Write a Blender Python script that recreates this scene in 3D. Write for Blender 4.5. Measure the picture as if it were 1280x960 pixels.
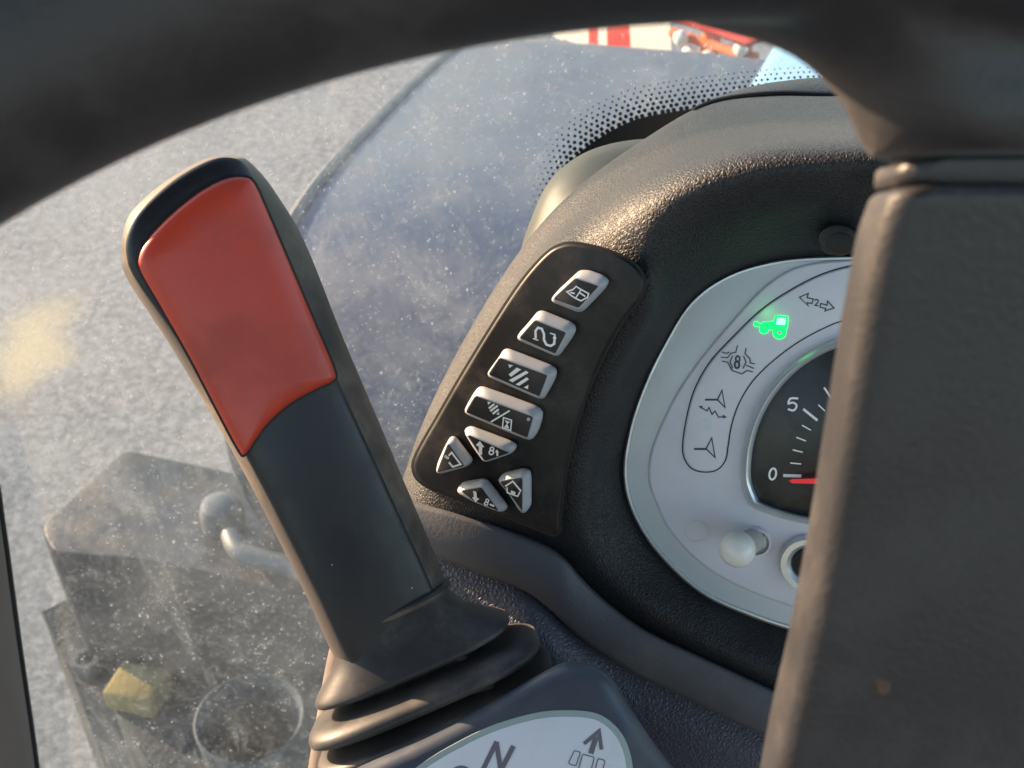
import bpy, bmesh, math, random
from mathutils import Vector, Matrix
random.seed(7)
for o in list(bpy.data.objects): bpy.data.objects.remove(o)
SC = bpy.context.scene
COL = SC.collection

# ------------------------------------------------------------------ camera
F = 1500.0                                   # focal length in pixels of the 1280 px wide photograph
PITCH = math.radians(38)
CAM = Vector((0, 0, 2.3))
RT = Vector((1, 0, 0)); UP = Vector((0, math.sin(PITCH), math.cos(PITCH))); BK = Vector((0, -math.cos(PITCH), math.sin(PITCH)))
cd = bpy.data.cameras.new('camera'); cam = bpy.data.objects.new('camera', cd); COL.objects.link(cam)
cam.location = CAM; cam.rotation_euler = (math.pi/2 - PITCH, 0, 0)
cd.sensor_width = 36; cd.lens = F/1280*36; cd.clip_start = 0.005; cd.clip_end = 500
cd.dof.use_dof = True; cd.dof.focus_distance = 0.415; cd.dof.aperture_fstop = cd.lens/1.5
SC.camera = cam

# ------------------------------------------------------------------ light
SUN_TO = Vector((-0.82, 0.50, 0.23)).normalized()
w = bpy.data.worlds.new('World'); SC.world = w; w.use_nodes = True
nt = w.node_tree; bg = nt.nodes['Background']
sky = nt.nodes.new('ShaderNodeTexSky'); sky.sky_type = 'NISHITA'; sky.sun_disc = False
sky.sun_elevation = math.asin(SUN_TO.z); sky.sun_rotation = math.atan2(SUN_TO.x, SUN_TO.y)
sky.dust_density = 0.6
nt.links.new(sky.outputs[0], bg.inputs[0]); bg.inputs[1].default_value = 0.15
sl = bpy.data.lights.new('sun', 'SUN'); sun = bpy.data.objects.new('sun', sl); COL.objects.link(sun)
sl.energy = 5.0; sl.angle = math.radians(0.6); sl.color = (1.0, 0.70, 0.44)
sun.rotation_euler = SUN_TO.to_track_quat('Z', 'Y').to_euler(); sun.location = (-3, 2, 4)
vs = SC.view_settings; vs.view_transform = 'Standard'; vs.look = 'None'; vs.gamma = 1; vs.exposure = 1.6
SC.cycles.max_bounces = 8; SC.cycles.transparent_max_bounces = 16
SC.cycles.caustics_reflective = False; SC.cycles.caustics_refractive = False

# ------------------------------------------------------------------ helpers
def ray(u, v): return RT*((u-640)/F) + UP*((480-v)/F) - BK
def P(u, v, d): return CAM + ray(u, v)*d
def CV(x, y, z): return RT*x + UP*y + BK*z     # camera-axes vector to world
class Frame:
    def __init__(s, o, n): s.o = o; s.n = n.normalized()
    def at(s, u, v, h=0.0):
        r = ray(u, v); return CAM + r*(((s.o + s.n*h - CAM).dot(s.n))/r.dot(s.n))
def plane3(a, b, c):
    n = (b-a).cross(c-a)
    if n.dot(CAM-a) < 0: n = -n
    return Frame(a, n)
def cr(pts, k=8, closed=False):                # Catmull-Rom through points of any dimension
    pts = [tuple(p) for p in pts]; n = len(pts); out = []
    rng = range(n) if closed else range(n-1)
    for i in rng:
        if closed: a, b, c, d = pts[i-1], pts[i], pts[(i+1) % n], pts[(i+2) % n]
        else: a, b, c, d = pts[max(i-1, 0)], pts[i], pts[i+1], pts[min(i+2, n-1)]
        for j in range(k):
            t = j/k
            out.append(tuple(0.5*(2*q + (r-p)*t + (2*p-5*q+4*r-s)*t*t + (3*q-p-3*r+s)*t**3) for p, q, r, s in zip(a, b, c, d)))
    if not closed: out.append(pts[-1])
    return out
def area2(p): return sum(p[i-1][0]*p[i][1]-p[i][0]*p[i-1][1] for i in range(len(p)))/2
def inset(pts, d):                             # shrink a closed 2-D outline by d
    n = len(pts); s = 1 if area2(pts) > 0 else -1; out = []
    for i in range(n):
        a, b, c = pts[i-1], pts[i], pts[(i+1) % n]
        e1 = Vector((b[0]-a[0], b[1]-a[1])); e2 = Vector((c[0]-b[0], c[1]-b[1]))
        if e1.length < 1e-9: e1 = e2.copy()
        if e2.length < 1e-9: e2 = e1.copy()
        e1.normalize(); e2.normalize()
        m = Vector((-e1.y-e2.y, e1.x+e2.x))*s
        if m.length < 1e-6: m = Vector((-e1.y, e1.x))*s
        m.normalize(); c_ = max(0.5, abs(m.dot(Vector((-e1.y, e1.x))*s)))
        out.append((b[0]+m.x*d/c_, b[1]+m.y*d/c_))
    return out
def roundpoly(pts, r=3.0, k=4):                # rounded corners
    n = len(pts); out = []
    for i in range(n):
        a, b, c = Vector(pts[i-1]), Vector(pts[i]), Vector(pts[(i+1) % n])
        l1, l2 = (a-b).length, (c-b).length
        p = b+(a-b)*min(r/l1, .45); q = b+(c-b)*min(r/l2, .45)
        for j in range(k+1):
            t = j/k; x = p*(1-t)**2 + b*2*t*(1-t) + q*t*t; out.append((x.x, x.y))
    return out
def circle(cx, cy, r, n=24, ry=None): return [(cx+r*math.cos(2*math.pi*i/n), cy+(ry or r)*math.sin(2*math.pi*i/n)) for i in range(n)]

def obj(name, bm, m, parent=None, smooth=True, angle=40):
    bm.normal_update()
    me = bpy.data.meshes.new(name); 
    c = sum((v.co for v in bm.verts), Vector())/max(1, len(bm.verts))
    for v in bm.verts: v.co -= c
    bm.to_mesh(me); bm.free()
    if smooth:
        me.polygons.foreach_set('use_smooth', [True]*len(me.polygons))
        if angle < 180: me.set_sharp_from_angle(angle=math.radians(angle))
    me.materials.append(m)
    o = bpy.data.objects.new(name, me); COL.objects.link(o)
    o.location = c
    if parent: put_under(o, parent)
    return o
def origin(o):
    v = o.location.copy()
    while o.parent: o = o.parent; v += o.location
    return v
def put_under(o, parent):
    o.location = o.location - origin(parent); o.parent = parent
def thing(name, label, cat, loc, group=None):
    o = bpy.data.objects.new(name, None); COL.objects.link(o); o.location = loc
    o.empty_display_size = .02
    return tag(o, label, cat, group)
def tag(o, label, cat, group=None, kind=None):
    if label: o['label'] = label
    if cat: o['category'] = cat
    if group: o['group'] = group
    if kind: o['kind'] = kind
    return o
def loft(rings, closed=True, cap0=False, cap1=False, bm=None):
    bm = bm or bmesh.new()
    vs_ = [[bm.verts.new(p) for p in r] for r in rings]
    n = len(rings[0])
    for a, b in zip(vs_[:-1], vs_[1:]):
        for i in range(n if closed else n-1):
            j = (i+1) % n
            try: bm.faces.new((a[i], a[j], b[j], b[i]))
            except ValueError: pass
    caps = []
    if cap0: caps.append(bm.faces.new(list(reversed(vs_[0]))))
    if cap1: caps.append(bm.faces.new(vs_[-1]))
    for f in caps: f.normal_update()
    if caps: bmesh.ops.triangulate(bm, faces=caps)
    bmesh.ops.recalc_face_normals(bm, faces=bm.faces)
    return bm
def plate(fr, out, h0, h1, bev=1.5, steps=3, bevh=None, bm=None):
    """solid plate: pixel outline on a frame from height h0 to h1 with a rounded top edge"""
    bh = bevh if bevh is not None else bev*0.00028
    rings = [[fr.at(*p, h0) for p in out]]
    for k in range(steps+1):
        a = k/steps*math.pi/2
        r = inset(out, bev*(1-math.cos(a)))
        rings.append([fr.at(*p, h1-bh+bh*math.sin(a)) for p in r])
    return loft(rings, True, True, True, bm)
def strokes(fr, items, h, bm=None):
    """flat print: items are ('l', pts, width) lines, ('c', pts, width) closed lines, ('f', pts) filled outlines"""
    bm = bm or bmesh.new(); z = h
    for it in items:
        z += 0.00002
        if it[0] == 'f':
            f = bm.faces.new([bm.verts.new(fr.at(*p, z)) for p in it[1]]); f.normal_update(); bmesh.ops.triangulate(bm, faces=[f])
        else:
            pts, wd, cl = it[1], it[2], it[0] == 'c'; n = len(pts); L = []; Rr = []
            for i in range(n):
                a = pts[i-1] if (i or cl) else None; b = pts[i]; c = pts[(i+1) % n] if (i < n-1 or cl) else None
                e1 = Vector((b[0]-a[0], b[1]-a[1])).normalized() if a else None
                e2 = Vector((c[0]-b[0], c[1]-b[1])).normalized() if c else None
                e1 = e1 or e2; e2 = e2 or e1
                m = Vector((-e1.y-e2.y, e1.x+e2.x))
                m = m.normalized() if m.length > 1e-3 else Vector((-e1.y, e1.x))
                s = wd/2/max(.45, abs(m.dot(Vector((-e1.y, e1.x)))))
                L.append(bm.verts.new(fr.at(b[0]+m.x*s, b[1]+m.y*s, z))); Rr.append(bm.verts.new(fr.at(b[0]-m.x*s, b[1]-m.y*s, z)))
            for i in range(n if cl else n-1):
                j = (i+1) % n; bm.faces.new((L[i], L[j], Rr[j], Rr[i]))
    for f in bm.faces:
        f.normal_update()
        if f.normal.dot(fr.n) < 0: f.normal_flip()
    return bm
def tube(pts, r, n=12, bm=None, caps=True, rr=None):
    rings = []; pts = [Vector(p) for p in pts]
    ref = Vector((.3, .2, .9)).normalized()
    for i, p in enumerate(pts):
        t = (pts[min(i+1, len(pts)-1)] - pts[max(i-1, 0)]).normalized()
        if abs(t.dot(ref)) > .95: ref = Vector((.9, .1, .2)).normalized()
        a = t.cross(ref).normalized(); b = t.cross(a); q = rr[i] if rr else r
        rings.append([p + a*q*math.cos(2*math.pi*k/n) + b*q*math.sin(2*math.pi*k/n) for k in range(n)])
    return loft(rings, True, caps, caps, bm)
def box(cx, cy, cz, sx, sy, sz, rz=0, bev=0.0, bm=None):
    bm = bm or bmesh.new()
    mt = Matrix.Translation((cx, cy, cz)) @ Matrix.Rotation(rz, 4, 'Z') @ Matrix.Diagonal((sx, sy, sz, 1))
    r = bmesh.ops.create_cube(bm, size=1, matrix=mt)
    if bev:
        es = list({e for v in r['verts'] for e in v.link_edges})
        bmesh.ops.bevel(bm, geom=es, offset=bev, segments=3, affect='EDGES', profile=.5)
    return bm
def voxel(bm, size, smooth_it):
    me = bpy.data.meshes.new('t'); bm.to_mesh(me); bm.free()
    o = bpy.data.objects.new('t', me); COL.objects.link(o)
    m = o.modifiers.new('r', 'REMESH'); m.mode = 'VOXEL'; m.voxel_size = size
    s = o.modifiers.new('s', 'SMOOTH'); s.factor = .5; s.iterations = smooth_it
    dg = bpy.context.evaluated_depsgraph_get()
    ev = o.evaluated_get(dg); b2 = bmesh.new(); b2.from_mesh(ev.to_mesh()); ev.to_mesh_clear()
    bpy.data.objects.remove(o); bpy.data.meshes.remove(me)
    return b2

def fan(pts, c, k=72):
    """closed outline sampled by direction from c"""
    out = []; n = len(pts)
    for i in range(k):
        a = 2*math.pi*i/k; d = (math.cos(a), math.sin(a)); best = None
        for j in range(n):
            p, r = pts[j], pts[(j+1) % n]; ex, ey = r[0]-p[0], r[1]-p[1]; det = d[0]*-ey + ex*d[1]
            if abs(det) < 1e-9: continue
            px, py = p[0]-c[0], p[1]-c[1]; t = (px*-ey + ex*py)/det; s = (d[0]*py-d[1]*px)/det
            if t > 0 and -1e-6 <= s <= 1+1e-6 and (best is None or t > best): best = t
        out.append((c[0]+d[0]*(best or 1), c[1]+d[1]*(best or 1)))
    return out
# ------------------------------------------------------------------ materials
class N:
    """small node-building helper"""
    def __init__(s, name):
        s.m = bpy.data.materials.new(name); s.m.use_nodes = True; s.t = s.m.node_tree; s.n = s.t.nodes
        s.b = s.n['Principled BSDF']; s.out = s.n['Material Output']; s.tc = s.n.new('ShaderNodeTexCoord')
    def lk(s, a, b): s.t.links.new(a, b)
    def coords(s): return s.tc.outputs['Object']
    def noise(s, scale, detail=4, rough=.55, dist=0, vec=None):
        x = s.n.new('ShaderNodeTexNoise'); x.inputs['Scale'].default_value = scale; x.inputs['Detail'].default_value = detail
        x.inputs['Roughness'].default_value = rough; x.inputs['Distortion'].default_value = dist
        s.lk(vec or s.coords(), x.inputs['Vector']); return x.outputs[0]
    def voro(s, scale, feat='F1', vec=None, rnd=1.0):
        x = s.n.new('ShaderNodeTexVoronoi'); x.feature = feat; x.inputs['Scale'].default_value = scale
        x.inputs['Randomness'].default_value = rnd
        s.lk(vec or s.coords(), x.inputs['Vector']); return x.outputs['Distance']
    def ramp(s, v, a, b, lo=0.0, hi=1.0):
        x = s.n.new('ShaderNodeMapRange'); x.interpolation_type = 'SMOOTHSTEP'
        for k, q in zip(('From Min', 'From Max', 'To Min', 'To Max'), (a, b, lo, hi)): x.inputs[k].default_value = q
        s.lk(v, x.inputs['Value']); return x.outputs[0]
    def math(s, op, a, b):
        x = s.n.new('ShaderNodeMath'); x.operation = op; x.use_clamp = False
        for i, q in enumerate((a, b)):
            if isinstance(q, (int, float)): x.inputs[i].default_value = q
            else: s.lk(q, x.inputs[i])
        return x.outputs[0]
    def mix(s, f, a, b):
        x = s.n.new('ShaderNodeMix'); x.data_type = 'RGBA'
        if isinstance(f, (int, float)): x.inputs['Factor'].default_value = f
        else: s.lk(f, x.inputs['Factor'])
        for k, q in ((6, a), (7, b)):
            if isinstance(q, tuple): x.inputs[k].default_value = (*q, 1)
            else: s.lk(q, x.inputs[k])
        return x.outputs[2]
    def warp(s, amt, scale):
        nz = s.n.new('ShaderNodeTexNoise'); nz.inputs['Scale'].default_value = scale; s.lk(s.coords(), nz.inputs['Vector'])
        a = s.n.new('ShaderNodeVectorMath'); a.operation = 'MULTIPLY_ADD'; a.inputs[1].default_value = (amt,)*3
        s.lk(nz.outputs['Color'], a.inputs[0]); s.lk(s.coords(), a.inputs[2]); return a.outputs[0]
    def scaled(s, x, y, z):
        m = s.n.new('ShaderNodeMapping'); m.inputs['Scale'].default_value = (x, y, z); s.lk(s.coords(), m.inputs['Vector']); return m.outputs[0]
    def color(s, c):
        if isinstance(c, tuple): s.b.inputs['Base Color'].default_value = (*c, 1)
        else: s.lk(c, s.b.inputs['Base Color'])
        return s
    def rough(s, r):
        if isinstance(r, (int, float)): s.b.inputs['Roughness'].default_value = r
        else: s.lk(r, s.b.inputs['Roughness'])
        return s
    def bump(s, v, dist, strength=1.0):
        x = s.n.new('ShaderNodeBump'); x.inputs['Distance'].default_value = dist; x.inputs['Strength'].default_value = strength
        s.lk(v, x.inputs['Height'])
        if s.b.inputs['Normal'].is_linked: s.lk(s.b.inputs['Normal'].links[0].from_socket, x.inputs['Normal'])
        s.lk(x.outputs[0], s.b.inputs['Normal']); return s
    def spec(s, v): s.b.inputs['Specular IOR Level'].default_value = v; return s
    def sheen(s, w, r=.45, t=(1, 1, 1)):
        s.b.inputs['Sheen Weight'].default_value = w; s.b.inputs['Sheen Roughness'].default_value = r; s.b.inputs['Sheen Tint'].default_value = (*t, 1); return s
    def emit(s, c, st): s.b.inputs['Emission Color'].default_value = (*c, 1); s.b.inputs['Emission Strength'].default_value = st; return s

def plastic(name, c, rough=.5, dust=(.20, .16, .12), dusty=.25, grain=.00006, gscale=1600, spec=.4, dscale=35):
    n = N(name)
    d = n.math('MULTIPLY', n.ramp(n.noise(dscale, 6, .6), .40, .72), n.ramp(n.noise(dscale*14, 3), .25, .7, .45, 1))
    n.color(n.mix(n.math('MULTIPLY', d, dusty), c, dust))
    n.rough(n.math('ADD', n.math('MULTIPLY', d, .25), rough)); n.spec(spec)
    if grain: n.bump(n.noise(gscale, 2), grain)
    return n
def leather(name, c, rough, depth, scale, dusty=.15, dust=(.17, .14, .12)):
    n = N(name)
    wv = n.warp(.0022, 420)
    vo = n.voro(scale, 'DISTANCE_TO_EDGE', wv)
    fine = n.noise(scale*2.6, 3)
    d = n.ramp(n.noise(24, 6, .62), .45, .75)
    crease = n.ramp(vo, .0, .10, 1, 0)
    fac = n.math('MULTIPLY', n.math('ADD', d, n.math('MULTIPLY', crease, .5)), dusty)
    n.color(n.mix(fac, c, dust)); n.rough(n.math('ADD', n.math('MULTIPLY', fine, .2), rough-.1)); n.spec(.38)
    n.bump(n.ramp(vo, 0, .32), depth).bump(fine, depth*.25)
    return n
M = {}
M['wheel'] = plastic('wheel_plastic', (.021, .0205, .0235), .44, (.092, .082, .080), .36, .00016, 1000, .45, 42).sheen(.07, .35, (1, .9, .84)).m
M['cowl'] = leather('cowl_leather', (.010, .0112, .014), .50, .00014, 760, .10).sheen(.05, .45, (.85, .94, 1)).m
M['lower'] = leather('lower_leather', (.085, .090, .118), .42, .00022, 600, .14, (.16, .15, .15)).m
M['panel'] = plastic('panel_black', (.008, .0072, .0078), .42, (.11, .092, .08), .48, .00003, 1500, .35, 60).m
M['gap'] = plastic('gap_black', (.008, .008, .008), .6, dusty=.1, grain=0).m
M['button'] = plastic('button_grey', (.40, .41, .435), .42, (.30, .27, .24), .30, .00002, 1500, .45, 180).m
M['inlay'] = plastic('inlay_black', (.014, .013, .013), .45, (.12, .1, .09), .25, 0, spec=.4).m
M['print_white'] = N('print_white').color((.90, .90, .89)).rough(.5).m
M['print_dark'] = N('print_dark').color((.05, .048, .055)).rough(.5).m
M['print_grey'] = N('print_grey').color((.15, .14, .17)).rough(.5).m
n = plastic('silver', (.62, .66, .67), .36, (.66, .67, .69), .5, .00002, 2200, .5, 40); n.b.inputs['Metallic'].default_value = .12; M['silver'] = n.m
n = plastic('silver_bright', (.62, .65, .66), .28, (.5, .5, .5), .3, 0); n.b.inputs['Metallic'].default_value = .5; M['silver_bright'] = n.m
M['strip'] = plastic('strip_lilac', (.70, .695, .74), .40, (.63, .615, .64), .5, .00002, 2000, .4, 60).m
M['dial'] = plastic('dial_black', (.018, .021, .021), .30, (.12, .11, .11), .25, 0, spec=.5, dscale=120).m
M['green'] = N('green_lamp').color((.0, .5, .02)).emit((.0, 1.0, .05), 1.6).m
M['cyan'] = N('cyan_lamp').color((.1, .6, .5)).emit((.15, 1.0, .75), 1.3).m
M['needle'] = N('needle_red').color((.7, .03, .02)).emit((1, .04, .08), .10).rough(.4).m
n = N('bulb_clear').color((.85, .85, .78)).rough(.12); n.b.inputs['Transmission Weight'].default_value = .55; n.b.inputs['IOR'].default_value = 1.4; M['bulb'] = n.m
n = N('bulb_milky').color((.93, .91, .82)).rough(.14); n.b.inputs['Transmission Weight'].default_value = .2; M['bulb_tip'] = n.m
M['grip'] = plastic('grip_black', (.011, .012, .016), .38, (.07, .066, .065), .22, .00004, 1900, .45, 50).m
n = plastic('grip_tan_side', (.04, .034, .030), .5, (.27, .205, .15), .9, .00008, 1300, .35, 15); M['grip_side'] = n.sheen(.1, .4, (1, .92, .85)).m  # tan mottling mixed over the dark side colour
n = N('insert_red'); d = n.ramp(n.noise(22, 7, .68), .40, .72); 
n.color(n.mix(n.math('MULTIPLY', d, .62), (.54, .050, .024), (.24, .040, .022))); n.rough(n.math('ADD', n.math('MULTIPLY', d, .18), .36)).bump(n.noise(1700, 2), .00002); M['red_insert'] = n.m
n = plastic('boot_rubber', (.030, .029, .030), .45, (.20, .165, .135), .50, .00004, 900, .35, 38); M['boot'] = n.sheen(.10, .4, (1, .95, .9)).m
M['housing'] = plastic('housing_plastic', (.055, .066, .086), .36, (.20, .19, .17), .28, .00004, 1500, .45, 45).m
n = plastic('trim_rubber', (.095, .098, .110), .50, (.20, .175, .155), .60, .0001, 900, .35, 22); M['trim'] = n.m
M['duct'] = plastic('duct_grey', (.045, .052, .047), .5, (.12, .11, .09), .3, .00004, 1500).m
M['decal'] = plastic('decal_white', (.74, .74, .78), .4, (.55, .53, .5), .35, 0, dscale=60).m
M['decal_rim'] = plastic('decal_rim', (.36, .42, .40), .4, (.3, .27, .22), .5, 0).m
M['shroud'] = plastic('shroud_plastic', (.16, .125, .105), .55, (.34, .26, .20), .6, .00005, 1300, .3, 40).m
M['pillar'] = plastic('pillar_plastic', (.13, .105, .09), .5, (.18, .14, .11), .5, .00005, 900, .35, 18).m
M['mud_tan'] = plastic('mud_tan', (.10, .065, .045), .8, (.16, .11, .08), .6, .0001, 600, .2, 80).m
M['frit'] = N('frit_black').color((.01, .01, .01)).rough(.25).m

# dusty glass: clear sheet, weak mirror, a film of dust that scatters the sun on its way through
def glass_mat(name, dusty):
    n = N(name); n.n.remove(n.b)
    tr = n.n.new('ShaderNodeBsdfTransparent'); tr.inputs[0].default_value = (.93, .96, .97, 1)
    gl = n.n.new('ShaderNodeBsdfGlossy'); gl.inputs['Roughness'].default_value = .03
    fr = n.n.new('ShaderNodeLayerWeight'); fr.inputs[0].default_value = .5
    mx = n.n.new('ShaderNodeMixShader'); n.lk(n.math('ADD', n.math('MULTIPLY', n.math('POWER', fr.outputs['Facing'], 5), .9), .035), mx.inputs[0]); n.lk(tr.outputs[0], mx.inputs[1]); n.lk(gl.outputs[0], mx.inputs[2])
    last = mx.outputs[0]
    if dusty:
        df = n.n.new('ShaderNodeBsdfDiffuse'); df.inputs[0].default_value = (.60, .62, .63, 1)
        tl = n.n.new('ShaderNodeBsdfTranslucent'); tl.inputs[0].default_value = (.64, .67, .70, 1)
        dm = n.n.new('ShaderNodeMixShader'); dm.inputs[0].default_value = .32; n.lk(df.outputs[0], dm.inputs[1]); n.lk(tl.outputs[0], dm.inputs[2])
        film = n.ramp(n.noise(7, 6, .65, .6), .32, .75, .055, .26)
        blot = n.ramp(n.noise(80, 6, .75, .2), .50, .72, 0, .14)
        fine = n.ramp(n.noise(300, 5, .8), .50, .80, 0, .42)
        sp1 = n.math('MULTIPLY', n.ramp(n.voro(330), .10, .20, 1, 0), n.ramp(n.noise(90, 3), .50, .62))
        sp2 = n.math('MULTIPLY', n.ramp(n.voro(130, vec=n.warp(.004, 300)), .06, .16, .65, 0), n.ramp(n.noise(40, 3), .48, .6))
        streak = n.ramp(n.noise(16, 6, .7, 1.2, n.scaled(1, 1.5, .35)), .50, .74, 0, .22)
        s_ = film
        for q in (blot, fine, streak, n.math('MULTIPLY', sp1, .75), sp2): s_ = n.math('ADD', s_, q)
        s_ = n.math('MINIMUM', s_, .92)
        m2 = n.n.new('ShaderNodeMixShader'); n.lk(s_, m2.inputs[0]); n.lk(last, m2.inputs[1]); n.lk(dm.outputs[0], m2.inputs[2]); last = m2.outputs[0]
    n.lk(last, n.out.inputs['Surface']); return n.m
M['glass'] = glass_mat('glass_clear', False); M['glass_dust'] = glass_mat('glass_dusty', True)

# outside
n = N('concrete'); a = n.noise(2.2, 8, .65); b = n.noise(30, 9, .85); c = n.voro(45)
base = n.mix(n.ramp(b, .42, .60), n.mix(n.ramp(a, .38, .62), (.215, .225, .23), (.145, .153, .162)), (.37, .378, .378))
base = n.mix(n.ramp(n.noise(16, 6, .7), .55, .7, 0, .5), base, (.15, .15, .15))
gp = CAM + ray(92, 412)*(-CAM.z/ray(92, 412).z)            # warm sunlit patch of the yard, painted into the ground colour
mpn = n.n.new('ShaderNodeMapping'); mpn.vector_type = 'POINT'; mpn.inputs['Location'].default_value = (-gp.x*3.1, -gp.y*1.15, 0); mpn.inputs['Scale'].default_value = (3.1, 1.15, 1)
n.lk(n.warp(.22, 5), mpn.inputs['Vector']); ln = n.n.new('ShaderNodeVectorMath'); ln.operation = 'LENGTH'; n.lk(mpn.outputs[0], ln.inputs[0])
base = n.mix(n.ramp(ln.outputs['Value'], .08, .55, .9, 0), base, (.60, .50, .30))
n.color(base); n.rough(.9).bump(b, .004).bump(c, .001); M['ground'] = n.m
M['fender'] = plastic('fender_plastic', (.055, .075, .122), .40, (.22, .225, .235), .35, .0006, 90, .5, 9).m
M['tank'] = plastic('tank_plastic', (.018, .024, .036), .42, (.11, .105, .092), .55, .001, 70, .45, 14).m
M['mud'] = plastic('muddy_metal', (.035, .046, .056), .7, (.13, .125, .11), .7, .003, 60, .2, 12).m
M['blue_grey'] = plastic('blue_grey_plastic', (.035, .055, .070), .75, (.25, .24, .22), .4, .0005, 120, .5, 20).m
M['pipe'] = plastic('pipe_metal', (.085, .105, .125), .35, (.16, .15, .14), .5, .0005, 100, .5, 20).m
M['yellow'] = plastic('yellow_paint', (.27, .22, .075), .8, (.19, .17, .10), .6, .001, 60, .2, 60).m  # yellow darkened in its base colour for the shade on the step
M['m_red'] = plastic('machine_red', (.60, .03, .025), .8, (.5, .2, .15), .3, .0005, 60, .4, 6).m
M['m_white'] = plastic('machine_white', (.80, .76, .68), .5, (.6, .52, .4), .3, .0005, 60, .4, 6).m
M['m_orange'] = plastic('machine_orange', (.70, .14, .04), .8, (.7, .45, .25), .4, .0005, 60, .4, 6).m
M['bonnet'] = plastic('bonnet_blue', (.16, .36, .58), .25, (.4, .45, .5), .3, 0, spec=.5, dscale=5).m

# ------------------------------------------------------------------ ground
bm = bmesh.new(); bmesh.ops.create_grid(bm, x_segments=2, y_segments=2, size=150)
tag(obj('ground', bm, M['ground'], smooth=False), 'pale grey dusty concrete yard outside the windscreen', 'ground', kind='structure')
GR = Frame(Vector((0, 0, 0)), Vector((0, 0, 1)))

# ------------------------------------------------------------------ dashboard
DF = Frame(P(850, 520, .42), CV(-.27, -.25, .92))
# stations run from the top right, over the hood, down the left arm and back under the cluster; points run from back to bezel
ST = [
 [(1520, 150, -.17), (1520, 130, -.11), (1520, 155, -.03), (1520, 188, .028), (1520, 240, .029), (1520, 292, .014), (1520, 340, -.004)],
 [(1300, 130, -.17), (1300, 112, -.11), (1300, 148, -.03), (1300, 183, .028), (1300, 235, .029), (1300, 288, .014), (1300, 330, -.004)],
 [(1150, 132, -.17), (1150, 114, -.10), (1150, 148, -.03), (1150, 183, .028), (1150, 235, .029), (1150, 285, .014), (1150, 326, -.004)],
 [(1050, 135, -.17), (1048, 119, -.10), (1055, 150, -.03), (1060, 184, .028), (1062, 238, .029), (1055, 287, .014), (1048, 326, -.004)],
 [(965, 135, -.16), (962, 119, -.095), (958, 155, -.03), (955, 190, .027), (950, 250, .028), (960, 300, .013), (975, 331, -.004)],
 [(880, 150, -.15), (882, 131, -.09), (880, 172, -.03), (874, 210, .025), (868, 278, .027), (895, 325, .012), (915, 350, -.004)],
 [(805, 195, -.14), (802, 176, -.08), (806, 205, -.03), (807, 243, .022), (822, 318, .027), (848, 365, .011), (868, 384, -.004)],
 [(730, 250, -.13), (720, 236, -.07), (730, 256, -.03), (742, 292, .0165), (806, 365, .026), (820, 410, .012), (834, 438, -.004)],
 [(670, 315, -.12), (660, 300, -.065), (672, 313, -.03), (690, 330, .016), (775, 415, .024), (792, 455, .012), (808, 492, -.004)],
 [(610, 405, -.11), (600, 390, -.06), (614, 398, -.028), (636, 408, .0145), (742, 475, .022), (768, 512, .012), (791, 545, -.004)],
 [(555, 510, -.11), (543, 496, -.055), (557, 502, -.026), (580, 500, .013), (716, 545, .020), (752, 570, .010), (785, 594, -.004)],
 [(520, 600, -.11), (508, 585, -.055), (521, 592, -.026), (541, 592, .011), (702, 610, .018), (750, 625, .010), (798, 641, -.004)],
 [(505, 660, -.11), (495, 650, -.055), (510, 655, -.026), (535, 662, .008), (696, 662, .015), (752, 680, .011), (829, 690, -.004)],
 [(520, 730, -.11), (540, 740, -.06), (570, 735, -.034), (630, 725, -.014), (706, 708, .008), (780, 728, .011), (880, 737, -.004)],
 [(640, 820, -.11), (660, 815, -.06), (690, 800, -.044), (735, 782, -.024), (768, 766, .004), (848, 778, .011), (940, 764, -.004)],
 [(800, 900, -.11), (815, 890, -.06), (835, 872, -.044), (855, 850, -.024), (880, 832, .004), (930, 820, .011), (990, 782, -.004)],
 [(980, 960, -.11), (985, 945, -.06), (990, 925, -.044), (995, 900, -.024), (1000, 880, .004), (1040, 855, .011), (1080, 800, -.004)],
 [(1250, 990, -.11), (1250, 975, -.06), (1250, 950, -.044), (1250, 925, -.024), (1250, 905, .004), (1250, 865, .011), (1250, 810, -.004)],
]
secs = [cr(s, 7) for s in ST]                               # across
cols = [cr([s[i] for s in secs], 7) for i in range(len(secs[0]))]   # along
rings = [[DF.at(*c) for c in col] for col in cols]
dash = thing('dashboard', 'black leather grained instrument binnacle with rolled hood behind the steering wheel', 'dashboard', DF.at(850, 900, -.06))
obj('hood', loft(rings, False), M['cowl'], dash, angle=180)
# back of the binnacle so that it is solid
tr_up = [(500, 622, .010), (560, 636, .014), (620, 655, .016), (675, 677, .016), (705, 697, .016), (727, 722, .014), (760, 753, .012), (807, 787, .012), (880, 822, .012), (959, 858, .012), (1100, 925, .012)]
tr_lo = [(500, 680, .016), (535, 693, .016), (604, 719, .018), (655, 738, .018), (690, 765, .017), (726, 799, .016), (787, 838, .015), (858, 873, .014), (954, 919, .014), (1100, 985, .014)]
def resamp(pts, k):
    c = cr(pts, 12); L = [0]
    for a, b in zip(c[:-1], c[1:]): L.append(L[-1]+math.hypot(a[0]-b[0], a[1]-b[1]))
    out = []; j = 0
    for i in range(k):
        s = L[-1]*i/(k-1)
        while j < len(L)-2 and L[j+1] < s: j += 1
        t = (s-L[j])/max(1e-9, L[j+1]-L[j]); out.append(tuple(a+(b-a)*t for a, b in zip(c[j], c[j+1])))
    return out
ru, rl = resamp(tr_up, 80), resamp(tr_lo, 80)
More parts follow.
